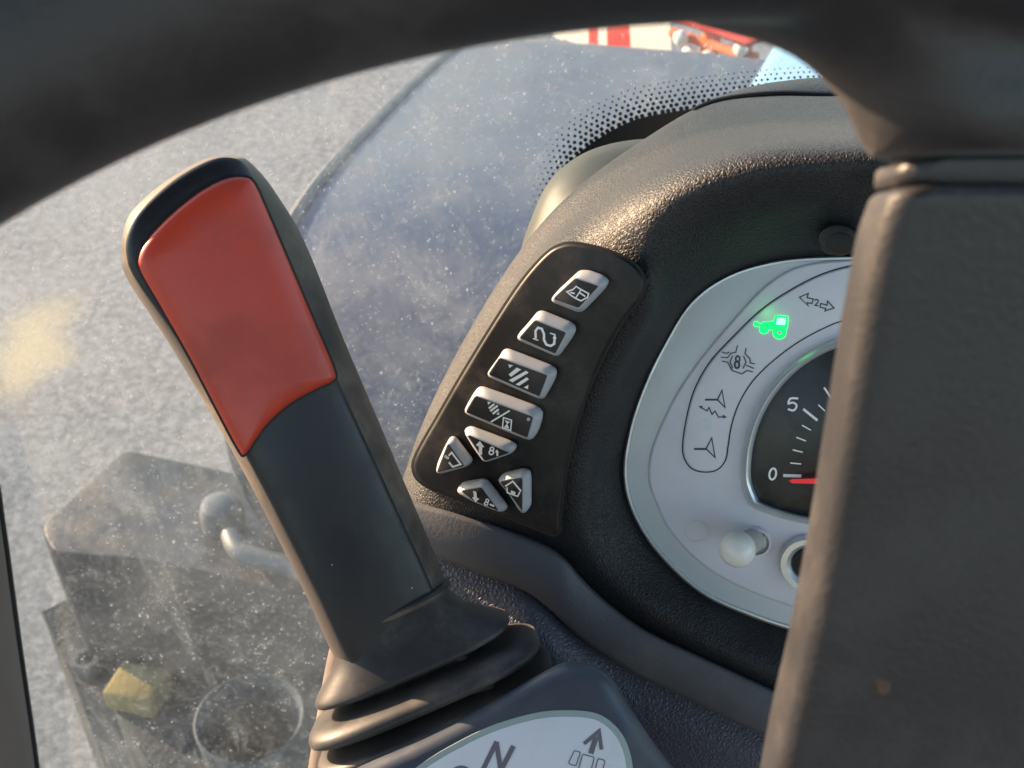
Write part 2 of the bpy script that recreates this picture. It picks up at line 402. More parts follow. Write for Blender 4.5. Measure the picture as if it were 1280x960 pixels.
def blend(a, b, t, dh): return [DF.at(p[0]+(q[0]-p[0])*t, p[1]+(q[1]-p[1])*t, p[2]+(q[2]-p[2])*t+dh) for p, q in zip(a, b)]
rings = [blend(ru, rl, .04, -.035), blend(ru, rl, 0.0, -.004), blend(ru, rl, .04, .0000), blend(ru, rl, .08, .0012), blend(ru, rl, .16, .0018), blend(ru, rl, .55, .0024), blend(ru, rl, .9, .0020), blend(ru, rl, .97, .0012), blend(ru, rl, 1.0, -.001), blend(ru, rl, 1.0, -.02)]
obj('trim_strip', loft(rings, False), M['trim'], dash, angle=180)
lows = [[(p[0], p[1]-4, p[2]-.004) for p in rl]]
for dv, dh, du in ((40, .004, -4), (110, .002, -10), (220, -.002, -25), (420, -.01, -60)):
    lows.append([(p[0]+du, p[1]+dv, p[2]-.004 + dh + .010*math.exp(-((p[0]-690)/55)**2)*min(1, dv/60)) for p in rl])
obj('lower_panel', loft([[DF.at(*p) for p in r] for r in zip(*[cr(list(c), 6) for c in zip(*lows)])], False), M['lower'], dash, angle=180)
# seam cord and rear lid on top of the hood
seam = cr([(868, 138, -.084), (890, 128, -.088), (925, 121, -.091), (975, 117, -.092), (1050, 119, -.096), (1150, 115, -.098), (1300, 112, -.105)], 8)
obj('seam_cord', tube([DF.at(*p) for p in seam], .0012, 8), M['gap'], dash)
l0 = cr([(885, 128, -.098), (930, 119, -.10), (980, 115, -.10), (1050, 117, -.105), (1300, 112, -.115)], 6)
l1 = cr([(893, 122, -.125), (935, 109, -.125), (980, 101, -.125), (1050, 96, -.13), (1300, 92, -.14)], 6)
l2 = [(p[0]+2, p[1]+8, p[2]-.06) for p in l1]
l00 = [(p[0], p[1]+8, p[2]-.01) for p in l0]
obj('lid', loft([[DF.at(*q) for q in cr([a, b, c, d], 5)] for a, b, c, d in zip(l00, l0, l1, l2)], False), M['cowl'], dash, angle=180)
# grey demister duct between the hood and the windscreen
d1 = cr([(612, 440, -.085), (640, 350, -.09), (660, 284, -.095), (685, 229, -.10), (720, 197, -.105), (762, 180, -.11), (815, 173, -.115), (900, 172, -.12)], 6)
prof = [(60, 60, .03), (24, 26, .012), (10, 12, .004), (3, 4, -.004), (0, 0, -.018), (2, 6, -.05)]
obj('demister_duct', loft([[DF.at(p[0]+a, p[1]+b, p[2]+c) for a, b, c in cr(prof, 4)] for p in d1], False), M['duct'], dash, angle=180)
# small vent hole at the hood's right
bm = plate(DF, circle(1048, 300, 26, 28, 20), .010, .0245, 3, 3); obj('vent_ring', bm, M['panel'], dash)
bm = plate(DF, circle(1050, 304, 17, 28, 13), .020, .0250, 1, 2); obj('vent_hole', bm, M['gap'], dash)

# ------------------------------------------------------------------ instrument cluster
cl = thing('instrument_cluster', 'silver instrument cluster with lit green tractor lamp and black dial', 'gauge', DF.at(950, 560, -.006))
be = cr([(1520, 335), (1300, 325), (1150, 321), (1048, 321), (975, 326), (912, 344), (864, 378), (829, 433), (803, 488), (786, 542), (780, 595), (792, 643), (824, 693), (876, 741), (938, 770), (1000, 790), (1100, 812), (1300, 815), (1520, 790), (1580, 600)], 6, True)
obj('bezel', plate(DF, be, -.006, .0008, 5, 4, .003), M['silver'], cl)
bm = bmesh.new(); loft([[DF.at(*p, h) for p in inset(be, i)] for i, h in ((-1, -.004), (-1, .0004), (1, .0016), (3.5, .0016), (5.5, .0004), (5.5, -.004))], True, bm=bm)
obj('bezel_edge', bm, M['silver_bright'], cl)
pad = cr([(1015, 329), (962, 353), (915, 401), (871, 454), (841, 500), (816, 556), (810, 594), (817, 622), (841, 669), (895, 718), (982, 756), (1090, 782), (1300, 790), (1500, 770), (1550, 600), (1480, 345), (1300, 328), (1120, 324)], 6, True)
obj('face_plate', plate(DF, pad, -.002, .0022, 4, 3, .0014), M['strip'], cl)
Q = lambda X, Y: (840+X/3.2, 320+Y/3.2)
stp = cr([Q(*p) for p in [(722, 40), (600, 75), (480, 135), (360, 215), (240, 330), (150, 430), (90, 540), (60, 650), (45, 750), (50, 805), (80, 848), (130, 862), (180, 853), (212, 815), (222, 760), (235, 680), (265, 590), (320, 500), (400, 420), (500, 345), (600, 290), (690, 255), (830, 230), (1000, 230), (1020, 130), (1000, 35), (850, 25)]], 6, True)
obj('strip_groove', plate(DF, inset(stp, -1.6), .001, .0024, 1, 2, .0002), M['gap'], cl)
obj('warning_strip', plate(DF, stp, .001, .0034, 3.0, 3, .0010), M['strip'], cl)
H = .0035
def icon(name, items, m, par, fr=DF, h=H): return obj(name, strokes(fr, items, h), m, par, smooth=False)
def q(*pts): return [Q(*p) for p in pts]
icon('turn_arrow_icon', [('c', q((510, 165), (545, 150), (540, 167), (565, 172), (560, 190), (540, 187), (545, 200)), 1.5), ('l', q((570, 178), (578, 173), (586, 178), (582, 188), (572, 197), (586, 200)), 1.5),
     ('c', q((595, 190), (620, 197), (622, 180), (648, 208), (612, 220), (615, 210), (592, 205)), 1.5)], M['print_dark'], cl)
icon('tractor_lamp', [('f', [Q(*p) for p in circle(430, 305, 27)]), ('f', [Q(*p) for p in circle(368, 293, 18)]), ('f', q((362, 265), (412, 262), (412, 295), (358, 290))), ('f', q((414, 238), (464, 242), (460, 292), (402, 288))),
     ('l', q((336, 272), (366, 282)), 3.4), ('f', [Q(*p) for p in circle(336, 272, 9)])], M['green'], cl)
icon('tractor_lamp_window', [('f', q((422, 246), (456, 249), (452, 276), (416, 274)))], M['cyan'], cl, h=H+.0003)
gl_ = bpy.data.lights.new('lamp_glow', 'POINT'); gl_.energy = .00016; gl_.color = (.05, 1, .15); gl_.shadow_soft_size = .004
go_ = bpy.data.objects.new('lamp_glow', gl_); COL.objects.link(go_); go_.location = DF.at(958, 392, .0055); put_under(go_, cl)
icon('tractor_lamp_hub', [('f', [Q(*p) for p in circle(430, 306, 8)])], M['strip'], cl, h=H+.0003)
icon('axle_lock_icon', [('l', q((195, 405), (222, 407), (235, 390), (255, 385), (262, 357)), 1.4), ('l', q((200, 384), (218, 390), (230, 384)), 1.4), ('l', q((200, 420), (222, 425), (240, 458), (280, 472), (300, 458), (324, 464)), 1.4),
     ('l', q((297, 368), (292, 390), (312, 412), (313, 428), (332, 432)), 1.4), ('l', q((297, 437), (328, 450)), 1.4), ('l', q((242, 398), (232, 425), (242, 450)), 1.4), ('l', q((286, 400), (296, 425), (284, 450)), 1.4),
     ('c', [Q(*p) for p in circle(263, 412, 8, 16, 12)], 2.0), ('c', [Q(*p) for p in circle(260, 435, 9, 16, 14)], 2.4)], M['print_dark'], cl)
icon('trailer_flash_icon', [('l', q((132, 575), (182, 575)), 2.4), ('c', q((182, 575), (200, 537), (212, 606)), 1.8), ('l', q((110, 603), (140, 620), (148, 606), (160, 634), (172, 620), (186, 645), (214, 643)), 1.4),
     ('f', q((106, 600), (124, 600), (118, 612))), ('f', q((220, 645), (204, 634), (204, 650)))], M['print_dark'], cl)
icon('trailer_icon', [('l', q((88, 772), (136, 772)), 2.6), ('c', q((136, 771), (159, 728), (172, 806)), 1.9)], M['print_dark'], cl)
icon('smudge', [('f', q((112, 662), (130, 652), (152, 660), (160, 690), (140, 702), (122, 694)))], M['silver'], cl)
# dial
dc = (1100, 588); dl = [(946, 622)] + [(dc[0]+162*math.cos(math.radians(a)), dc[1]-163*math.sin(math.radians(a))) for a in range(185, -6, -6)] + [(1254, 622), (1240, 638), (1195, 648), (1100, 654), (1010, 646), (955, 630)]
dl = cr(dl, 3, True)
bm = bmesh.new(); loft([[DF.at(*p, h) for p in fan([(dc[0]+(p[0]-dc[0])*(1-i/160), dc[1]-20+(p[1]-dc[1]+20)*(1-i/(160 if p[1]<600 else 110))) for p in dl], (dc[0], dc[1]-20), 120)] for i, h in ((-12, .001), (-12, .0030), (-9, .0052), (-5, .0060), (-2, .0054), (1, .0030), (1, .001))], True, bm=bm)
obj('dial_ring', bm, M['silver_bright'], cl)
obj('dial_face', plate(DF, dl, .0005, .0032, .6, 1, .0001), M['dial'], cl)
HD = .0034
icon('tick', [('l', q((525, 612), (582, 658)), 3.2)], M['print_white'], cl, h=HD)
for a, b in (((585, 595), (612, 620)), ((520, 677), (556, 697)), ((497, 725), (536, 740)), ((483, 775), (523, 785)), ((473, 828), (517, 832))):
    icon('tick', [('l', q(a, b), 1.7)], M['print_white'], cl, h=HD)
icon('tick', [('l', q((445, 878), (517, 880)), 3.8)], M['print_white'], cl, h=HD)
for k in range(1, 9):
    a = math.radians(138-k*14); icon('tick', [('l', [(dc[0]+r*math.cos(a), dc[1]-r*math.sin(a)) for r in (125, 105)], 2.5)], M['print_white'], cl, h=HD)
icon('numeral', [('l', cr(q((505, 570), (474, 570), (466, 590), (482, 586), (497, 594), (496, 608), (484, 618), (463, 612)), 3), 2.6)], M['print_white'], cl, h=HD)
icon('numeral', [('c', [Q(403+13*math.cos(t)+4*math.sin(t), 872-22*math.sin(t)+2*math.cos(t)) for t in [i*math.pi/12 for i in range(24)]], 2.6)], M['print_white'], cl, h=HD)
icon('needle', [('f', [(986, 601), (990, 599), (1095, 596), (1100, 600), (1095, 607), (990, 604)])], M['needle'], cl, h=.006)
# bulb, blind hole, push switch
def cyl(fr, u, v, h0, h1, rpx, n=28, rounds=3, top=None):
    o2 = circle(u, v, rpx, n); c0 = fr.at(u, v, 0); r = (fr.at(u+rpx, v, 0)-c0).length
    a = (fr.at(u+10, v, 0)-c0).normalized(); b = fr.n.cross(a)
    prof = [(h0, r)] + [(h1 - r*.35*(1-math.sin(t)), r-r*.35*(1-math.cos(t))) for t in [i*math.pi/2/rounds for i in range(rounds+1)]] if not top else top(r)
    return loft([[c0 + fr.n*h + (a*math.cos(2*math.pi*k/n)+b*math.sin(2*math.pi*k/n))*rr for k in range(n)] for h, rr in prof], True, True, True)
obj('bulb_socket', cyl(DF, 946, 673, .001, .0, 20, top=lambda r: [(.001, r), (.0034, r), (.0044, r*.94), (.0044, r*.82), (.0026, r*.8)]), M['strip'], cl)
BF_ = Frame(DF.at(946, 673, 0), CV(-.52, -.08, .85))
obj('bulb_stem', cyl(BF_, 946, 673, .002, .0, 15, top=lambda r: [(.0022, r), (.010, r), (.014, r*.98), (.016, r*.9)]), M['bulb'], cl)
obj('bulb_dome', cyl(BF_, 946, 673, .002, .0, 21.5, top=lambda r: [(.0145, r*.75)] + [(.019+r*math.sin(t)*.95, r*math.cos(t)) for t in [math.radians(x) for x in range(-45, 86, 10)]]), M['bulb_tip'], cl)
icon('blanking_mark', [('c', circle(871, 664, 15, 28, 13), 1.1)], M['silver'], cl, h=.0024)
obj('switch_ring', cyl(DF, 1013, 700, .001, 0, 39, top=lambda r: [(.001, r), (.004, r), (.0056, r*.93), (.0056, r*.75), (.003, r*.56)]), M['silver_bright'], cl)
obj('switch_core', cyl(DF, 1013, 700, .001, 0, 22, top=lambda r: [(.001, r), (.0042, r*.98), (.0042, r*.5)]), M['gap'], cl)

# ------------------------------------------------------------------ keypad
PF = plane3(DF.at(585, 500, .0165), DF.at(730, 480, .0250), DF.at(690, 655, .0200))
kp = thing('button_keypad', 'black curved keypad plate with grey buttons set in the left arm of the dashboard', 'keypad', PF.at(640, 600, -.006))
po = [(722, 305), (760, 314), (792, 330), (805, 352), (799, 374), (783, 394), (764, 425), (746, 462), (730, 500), (717, 545), (706, 595), (700, 640), (699, 662), (692, 668), (680, 664), (640, 648), (590, 629), (545, 612), (524, 600), (517, 585), (522, 566), (548, 520), (580, 465), (615, 408), (650, 355), (680, 320), (700, 307)]
po = cr(po, 5, True)
obj('plate_gap', plate(PF, inset(po, -3.0), -.012, .0026, .6, 1, .0001), M['gap'], kp)
obj('plate', plate(PF, po, -.012, .0034, 4.5, 4, .0014), M['panel'], kp)
A = lambda X, Y: (560+X/5.3333, 320+Y/5.3333)
B = lambda X, Y: (520+X/4.8, 470+Y/4.8)
def mp(f, pts): return [f(*p) for p in pts]
def ring8(x, y, r): return circle(x, y, r, 12)
BT = [
 (A, [(880, 92), (945, 94), (1045, 132), (1080, 165), (1055, 210), (1000, 270), (905, 367), (870, 377), (695, 307), (686, 285), (740, 222)], [(850, 150), (1005, 200), (870, 347), (703, 286)], 'wiper button with a windscreen symbol',
  [('c', [(855, 203), (888, 224), (937, 250), (930, 276), (885, 299), (850, 282), (822, 264), (792, 238), (832, 224)], 6.5), ('l', [(888, 224), (850, 282)], 6), ('l', [(815, 243), (845, 250)], 7), ('l', [(872, 240), (915, 270)], 7)]),
 (A, [(600, 366), (635, 362), (740, 405), (835, 445), (860, 478), (845, 522), (790, 602), (745, 662), (718, 669), (470, 562), (459, 540), (475, 513), (540, 440)], [(580, 430), (787, 510), (715, 652), (478, 546)], 'suspension button with a winding S symbol',
  [('l', [(585, 550), (583, 500), (600, 478), (625, 485), (640, 520), (640, 560), (655, 590), (685, 600), (708, 585), (711, 540)], 11), ('l', [(566, 550), (602, 562)], 6), ('l', [(680, 514), (717, 526)], 6), ('f', [(697, 548), (712, 522), (724, 552)])]),
 (A, [(372, 620), (402, 615), (520, 660), (700, 730), (730, 757), (725, 800), (690, 870), (642, 951), (610, 954), (270, 806), (260, 785), (280, 753), (340, 672)], [(345, 680), (662, 795), (610, 937), (272, 790)], 'button with white diagonal stripes',
  [('f', [(402, 723), (434, 728), (410, 747)]), ('f', [(458, 744), (488, 757), (420, 806), (404, 790)]), ('f', [(520, 765), (538, 778), (430, 842), (405, 828)]), ('f', [(525, 808), (540, 822), (475, 866), (450, 856)]), ('f', [(505, 876), (536, 858), (533, 888)])]),
 (B, [(376, 64), (402, 60), (560, 116), (730, 180), (764, 207), (762, 247), (740, 322), (702, 379), (670, 386), (300, 229), (288, 208), (308, 168), (350, 95)], [(358, 120), (702, 245), (668, 371), (300, 216)], 'wide button with stripes, slash, hourglass and lamp dot',
  [('f', [(428, 153), (450, 157), (433, 174)]), ('l', [(470, 168), (437, 194)], 9), ('l', [(490, 178), (445, 211)], 9), ('l', [(496, 200), (460, 227)], 9), ('f', [(482, 230), (499, 214), (499, 234)]), ('l', [(562, 208), (449, 276)], 7),
   ('c', [(525, 250), (573, 265), (568, 327), (519, 310)], 5.5), ('f', [(532, 265), (564, 275), (547, 290)]), ('f', [(546, 285), (560, 316), (528, 307)])]),
 (B, [(296, 312), (330, 297), (460, 345), (585, 393), (612, 415), (592, 450), (560, 470), (425, 516), (400, 512), (340, 425), (288, 338)], [(308, 353), (562, 461), (412, 510)], 'triangular button with arrow up',
  [('f', [(383, 390), (410, 427), (397, 428), (396, 474), (376, 469), (377, 424), (358, 415)]), ('c', ring8(456, 438, 11), 6), ('c', ring8(452, 459, 13), 6), ('l', [(487, 452), (488, 480)], 8), ('f', [(474, 458), (486, 440), (498, 460)])]),
 (B, [(207, 360), (242, 362), (268, 400), (346, 500), (326, 531), (295, 547), (142, 589), (119, 577), (130, 520), (170, 428)], [(194, 406), (290, 541), (128, 577)], 'triangular button with return bracket',
  [('l', [(196, 478), (214, 459), (268, 530), (220, 545), (197, 518)], 8), ('c', ring8(179, 485, 6), 4), ('c', ring8(190, 491, 6), 4)]),
 (B, [(246, 682), (280, 634), (400, 612), (432, 620), (472, 670), (550, 770), (551, 792), (522, 817), (490, 814), (340, 752), (250, 702)], [(274, 690), (392, 667), (497, 810), (340, 746)], 'triangular button with arrow down',
  [('f', [(342, 688), (362, 695), (366, 732), (380, 736), (358, 759), (335, 727), (347, 728)]), ('c', ring8(428, 748, 9), 5), ('c', ring8(421, 766, 10), 5), ('l', [(443, 769), (469, 781)], 7)]),
 (B, [(497, 612), (530, 578), (650, 549), (687, 563), (694, 600), (694, 770), (662, 817), (640, 824), (620, 812), (560, 712), (493, 632)], [(503, 635), (637, 609), (637, 810), (560, 706)], 'triangular button with house symbol',
  [('l', [(535, 662), (581, 632), (631, 692)], 7), ('l', [(546, 668), (548, 700), (610, 722), (624, 694)], 6), ('f', [(570, 686), (598, 696), (592, 716), (568, 704)])]),
]
def even(pts, k):
    """closed outline resampled to k points, starting at the top-left-most point"""
    n = len(pts); i0 = min(range(n), key=lambda i: pts[i][0]*.5+pts[i][1]); pts = pts[i0:]+pts[:i0]
    L = [0]
    for i in range(n): L.append(L[-1]+math.hypot(pts[i][0]-pts[(i+1) % n][0], pts[i][1]-pts[(i+1) % n][1]))
    out = []; j = 0
    for i in range(k):
        s = L[-1]*i/k
        while L[j+1] < s: j += 1
        t = (s-L[j])/max(1e-9, L[j+1]-L[j]); a, b = pts[j], pts[(j+1) % n]; out.append((a[0]+(b[0]-a[0])*t, a[1]+(b[1]-a[1])*t))
    return out
for f, o_, i_, lab, ic in BT:
    outer = roundpoly(mp(f, o_), 4, 3); inn = roundpoly(mp(f, i_), 2.2, 3)
    c = (sum(p[0] for p in mp(f, i_))/len(i_), sum(p[1] for p in mp(f, i_))/len(i_))
    fo = fan(outer, c); fi = fan(inset(inn, -.8), c)
    lerp = lambda t: [(a[0]+(b[0]-a[0])*t, a[1]+(b[1]-a[1])*t) for a, b in zip(fo, fi)]
    rings = [[PF.at(*p, h) for p in lerp(t)] for t, h in ((0, .002), (0, .0048), (.05, .0056), (.15, .0063), (.5, .0076), (.85, .0085), (.95, .0087), (1, .0087))]
    b_ = obj('button', loft(rings, True, True, True), M['button'], kp, angle=60); b_['label'] = 'grey '+lab
    obj('inlay', plate(PF, inn, .0070, .0088, .5, 1, .00005), M['inlay'], b_)
    sc = 5.3333 if f is A else 4.8
    its = [(k[0], mp(f, k[1])) + ((k[2]/sc*1.4,) if len(k) > 2 else ()) for k in ic]
    icon('symbol', its, M['print_white'], b_, PF, .0089)
    if 'lamp dot' in lab: icon('lamp_dot', [('f', mp(f, circle(675, 260, 11)))], M['button'], b_, PF, .0089)

# ------------------------------------------------------------------ gear lever
g0, g1 = P(240, 262, .350), P(487, 772, .385)
ax = (g0-g1).normalized(); tw = (CAM-(g0+g1)/2).normalized(); nl = (tw - ax*tw.dot(ax)).normalized()
LF = Frame((g0+g1)/2, nl + (RT - ax*RT.dot(ax))*0.05)
lv = thing('shuttle_lever', 'black hand lever with red thumb insert and rubber bellows', 'lever', P(540, 890, .40))
sil = [(156, 282), (172, 256), (215, 221), (262, 197), (298, 195), (321, 211), (346, 243), (382, 305), (430, 425), (500, 590), (567, 755), (552, 780), (445, 828), (423, 830), (378, 735), (298, 578), (218, 440), (160, 350), (152, 315)]
fac = [(160, 290), (176, 261), (217, 225), (263, 200), (293, 198), (309, 210), (324, 238), (350, 300), (400, 425), (475, 590), (552, 764), (540, 780), (452, 822), (436, 826), (392, 735), (310, 575), (230, 437), (170, 350), (158, 318)]
def mid(a, b, t): return [(p[0]+(r[0]-p[0])*t, p[1]+(r[1]-p[1])*t) for p, r in zip(a, b)]
K = 7
gs, gf = cr(sil, K, True), cr(fac, K, True)
cen = cr([(250, 300)]*7 + [(280, 330), (320, 430), (390, 590), (480, 760), (485, 770), (490, 772), (480, 775), (385, 590), (318, 440), (270, 340), (250, 310), (250, 305)], K, True)
rings = []
for t, h in ((.55, -.034), (.30, -.031), (.10, -.024), (0, -.015), (0.0, -.010)): rings.append([LF.at(*p, h) for p in mid(gs, cen, t)])
side = loft(rings + [[LF.at(*p, h) for p in mid(gs, gf, t)] for t, h in ((.35, -.0055), (.8, -.0020), (1, -.0010))], True, True, False)
gr = obj('grip_shell', side, M['grip_side'], lv, angle=180)
def medial0(pts, a, b, t):
    a, b = Vector(a), Vector(b); d = b-a; out = []
    for p in pts:
        p = Vector(p); k = max(0, min(1, (p-a).dot(d)/d.length_squared)); x = p.lerp(a+d*k, t); out.append((x.x, x.y))
    return out
obj('grip_face', loft([[LF.at(*p, h) for p in medial0(gf, (250, 285), (490, 780), t)] for t, h in ((0, -.0010), (.03, -.0001), (.10, .0006), (.3, .0013), (.6, .0017), (.9, .0018))], True, False, True), M['grip'], lv, angle=180)
ins = cr([(173, 322), (184, 300), (212, 270), (248, 241), (280, 224), (304, 221), (318, 229), (336, 268), (364, 334), (392, 400), (418, 462), (416, 476), (396, 486), (362, 505), (334, 530), (318, 552), (306, 568), (298, 562), (270, 510), (236, 445), (200, 382), (176, 340)], 6, True)
bm = bmesh.new(); loft([[LF.at(*p, h) for p in inset(ins, i)] for i, h in ((-2.4, .000), (-2.4, .0024), (0.5, .0026), (.5, 0))], True, bm=bm)
obj('insert_gap', bm, M['gap'], lv)
def medial(pts, a, b, t):
    a, b = Vector(a), Vector(b); d = b-a; out = []
    for p in pts:
        p = Vector(p); k = max(0, min(1, (p-a).dot(d)/d.length_squared)); m_ = a+d*k; x = p.lerp(m_, t); out.append((x.x, x.y))
    return out
obj('red_insert', loft([[LF.at(*p, h) for p in medial(ins, (255, 300), (345, 478), t)] for t, h in ((0, -.001), (0, .0022), (.015, .0031), (.05, .0040), (.12, .0047), (.28, .0054), (.5, .0059), (.75, .0061), (.92, .0061))], True, False, True), M['red_insert'], lv, angle=180)
rng = random.Random(3)
for (u, v) in ((418, 558), (415, 706), (486, 702), (515, 735), (463, 740)): obj('speck', plate(LF, circle(u, v, .9, 7), .0008, .0016, .3, 1), M['print_white'], lv)
# bellows
e1 = (P(560, 738, .385)-P(414, 805, .385)).normalized(); ab = (ax - BK*.20).normalized(); e1 = (e1-ab*e1.dot(ab)).normalized(); e2 = e1.cross(ab)
if e2.dot(BK) < 0: e2 = -e2
def bring(u, v, wpx, q_, d, n=80, e=3.2):
    v += 4
    c = P(u, v, d); s = d/F; r = []
    for k in range(n):
        t = 2*math.pi*k/n; cs, sn = math.cos(t), math.sin(t)
        r.append(c + e1*(wpx*s*math.copysign(abs(cs)**(2/e), cs)) + e2*(q_*s*math.copysign(abs(sn)**(2/e), sn)) - e2*.010)
    return r
def bprof(ctrl, k=5): return [bring(*c) for c in cr(ctrl, k)]
D0 = .388
obj('collar_ring', loft([bring(484, 760, 75, 50, D0), bring(485, 763, 81, 59, D0), bring(486, 766, 82, 60, D0), bring(487, 769, 77, 56, D0)], True, True, True), M['grip_side'], lv, angle=180)
bp = []
for sx_, w_, q_ in ((-4, 77, 56), (2, 78, 57), (14, 82, 60), (30, 94, 66), (46, 114, 74), (58, 130, 80), (64, 133, 82), (68, 130, 78), (72, 116, 62), (75, 98, 50),
                    (78, 92, 44), (82, 102, 54), (86, 134, 86), (92, 151, 101), (100, 158, 107), (107, 156, 104), (112, 140, 88), (115, 100, 50),
                    (119, 94, 44), (122, 110, 60), (125, 145, 94), (130, 158, 109), (136, 160, 111), (141, 152, 104), (144, 116, 68), (175, 110, 70)):
    bp.append((487+.42*sx_, 772+.9*sx_, w_, q_, D0+.00002*sx_))
obj('bellows', loft(bprof(bp, 4), True, True, True), M['boot'], lv, angle=180)

# ------------------------------------------------------------------ lever housing with shift-pattern decal
HF = Frame(P(700, 880, .368), CV(.03, .12, .98))
hs = thing('lever_housing', 'dark blue black housing under the lever with white oval shift pattern decal', 'console', P(640, 1000, .40))
ho = [(716, 827), (742, 832), (765, 848), (785, 880), (815, 925), (852, 975), (900, 1060), (880, 1160), (560, 1240), (330, 1200), (300, 1060), (330, 1020), (420, 972), (520, 926), (620, 874), (690, 834)]
ho = cr(ho, 6, True)
obj('shell', plate(HF, ho, -.050, .0, 26, 6, .007), M['housing'], hs, angle=180)
de = cr([(505, 975), (522, 958), (556, 936), (612, 908), (669, 891), (711, 887.5), (747, 892), (770, 908), (784, 930), (791, 962), (786, 1005), (740, 1050), (640, 1064), (550, 1040), (505, 1000)], 6, True)
obj('decal_rim', plate(HF, de, -.001, .0004, 1.5, 2, .0003), M['decal_rim'], hs)
di = inset(de, 8); dcal = obj('decal', plate(HF, di, -.001, .0007, 1, 2, .0002), M['decal'], hs)
C4 = lambda X, Y: (500+X/3.5556, 860+Y/3.5556)
icon('letter_n', [('l', mp(C4, [(362, 376), (430, 238)]), 6.0), ('l', mp(C4, [(428, 240), (448, 366)]), 6.0), ('l', mp(C4, [(504, 258), (446, 372)]), 6.0)], M['print_grey'], dcal, HF, .0008)
icon('letter_mark', [('c', mp(C4, circle(272, 392, 42, 24, 38)), 5.5)], M['print_grey'], dcal, HF, .0008)
icon('arrow', [('l', mp(C4, [(848, 292), (872, 216)]), 6.5), ('l', mp(C4, [(818, 248), (885, 192), (896, 274)]), 4.6)], M['print_grey'], dcal, HF, .0008)
for pts in ([(775, 278), (802, 285), (782, 347), (748, 336)], [(812, 294), (864, 308), (846, 380), (792, 365)], [(880, 313), (912, 322), (894, 392), (862, 384)]):
    icon('box_symbol', [('c', roundpoly(mp(C4, pts), 2, 2), 1.3)], M['print_grey'], dcal, HF, .0008)
# pale side cover that the bellows rise from, catching the sun on its left
SF = Frame(P(430, 900, .402), CV(-.35, .05, .93))
so = cr([(413, 806), (425, 800), (470, 790), (560, 800), (640, 900), (640, 1080), (420, 1150), (360, 1090), (380, 990), (395, 900)], 6, True)
obj('side_cover', plate(SF, so, -.030, .0, 10, 4, .004), M['shroud'], hs, angle=180)

# ------------------------------------------------------------------ steering wheel
wn = CV(0, -.30, .95).normalized(); wc = CAM + CV(.0287, -.137, -.203)
wa = wn.cross(RT).normalized(); wa = wa if wa.dot(UP) > 0 else -wa
wb = wa.cross(wn)
if wb.dot(RT) < 0: wb = -wb
sw = thing('steering_wheel', 'black moulded plastic steering wheel with broad padded spoke', 'steering wheel', wc - wn*.03)
RM, RT_ = .2065, .0168
def wp(ang, r, z=0): return wc + (wa*math.cos(ang)+wb*math.sin(ang))*r + wn*z
n = 180; ringsW = []
for i in range(n):
    a = 2*math.pi*i/n
    ringsW.append([wp(a, RM + RT_*math.cos(t), RT_*1.0*math.sin(t)) for t in [2*math.pi*k/28 for k in range(28)]])
bmw = loft(ringsW + [ringsW[0]], True); bmesh.ops.remove_doubles(bmw, verts=bmw.verts, dist=1e-6)
def sect(cu, cl_, d, thick, rad, n=48):
    """rounded bar section between pixel cu (left) and cl_ (right) at depth d"""
    a, b = P(*cu, d), P(*cl_, d); c = (a+b)/2; x = (b-a)/2; hw = x.length; x.normalize()
    z = CV(.06, -.10, 1); z = (z - x*z.dot(x)).normalized(); out = []
    rr = min(rad, hw*.95, thick/2*.98); W, T = hw-rr, thick/2-rr
    for cx_, cz_, a0 in ((W, T, 0), (-W, T, 90), (-W, -T, 180), (W, -T, 270)):
        for k in range(9):
            t = math.radians(a0+90*k/8); out.append(c + x*(cx_+rr*math.cos(t)) + z*(cz_+rr*math.sin(t)))
        nx_, nz_ = {0: (-W, T), 90: (-W, -T), 180: (W, -T), 270: (W, T)}[a0]; ang = math.radians(a0+90)
        for f_ in (.06, .3, .7, .94):
            out.append(c + x*(cx_+(nx_-cx_)*f_+rr*math.cos(ang)) + z*(cz_+(nz_-cz_)*f_+rr*math.sin(ang)))
    return out
fl = []   # flare between rim and spoke
for v, lu, ru_, d in ((-60, 740, 1560, .149), (-10, 770, 1540, .149), (15, 812, 1520, .1495), (30, 862, 1500, .150), (42, 912, 1480, .1505), (56, 955, 1460, .151), (72, 986, 1440, .152), (94, 1014, 1420, .153), (122, 1040, 1400, .154), (150, 1060, 1380, .155), (172, 1075, 1366, .156), (186, 1084, 1355, .157), (194, 1090, 1348, .1575), (198, 1100, 1340, .158)):
    fl.append(sect((lu+(12 if v < 160 else 4), v-(10 if v < 130 else 0)), (ru_, v-(10 if v < 130 else 0)), d, .026, .012))
loft(fl, True, True, True, bm=bmw)
rim = obj('rim', voxel(bmw, .0011, 14), M['wheel'], sw, angle=180)
sp = [sect((l+7, v), (r, v), d+.0018, .0160, min(rd, .004)) for v, l, r, d, rd in ((205, 1116, 1322, .1590, .006), (207, 1106, 1328, .1590, .007), (212, 1100, 1332, .1592, .0075), (226, 1098, 1334, .1597, .0078), (232, 1099, 1335, .1602, .0078), (235, 1106, 1330, .1604, .0076))]
obj('spoke_collar', loft(sp, True, True, True), M['wheel'], sw, angle=60)
obj('spoke_core', loft([sect((1118, v), (1318, v), .161, .012, .005) for v in (150, 200, 245, 258)], True, True, True), M['wheel'], sw, angle=60)
sp = []
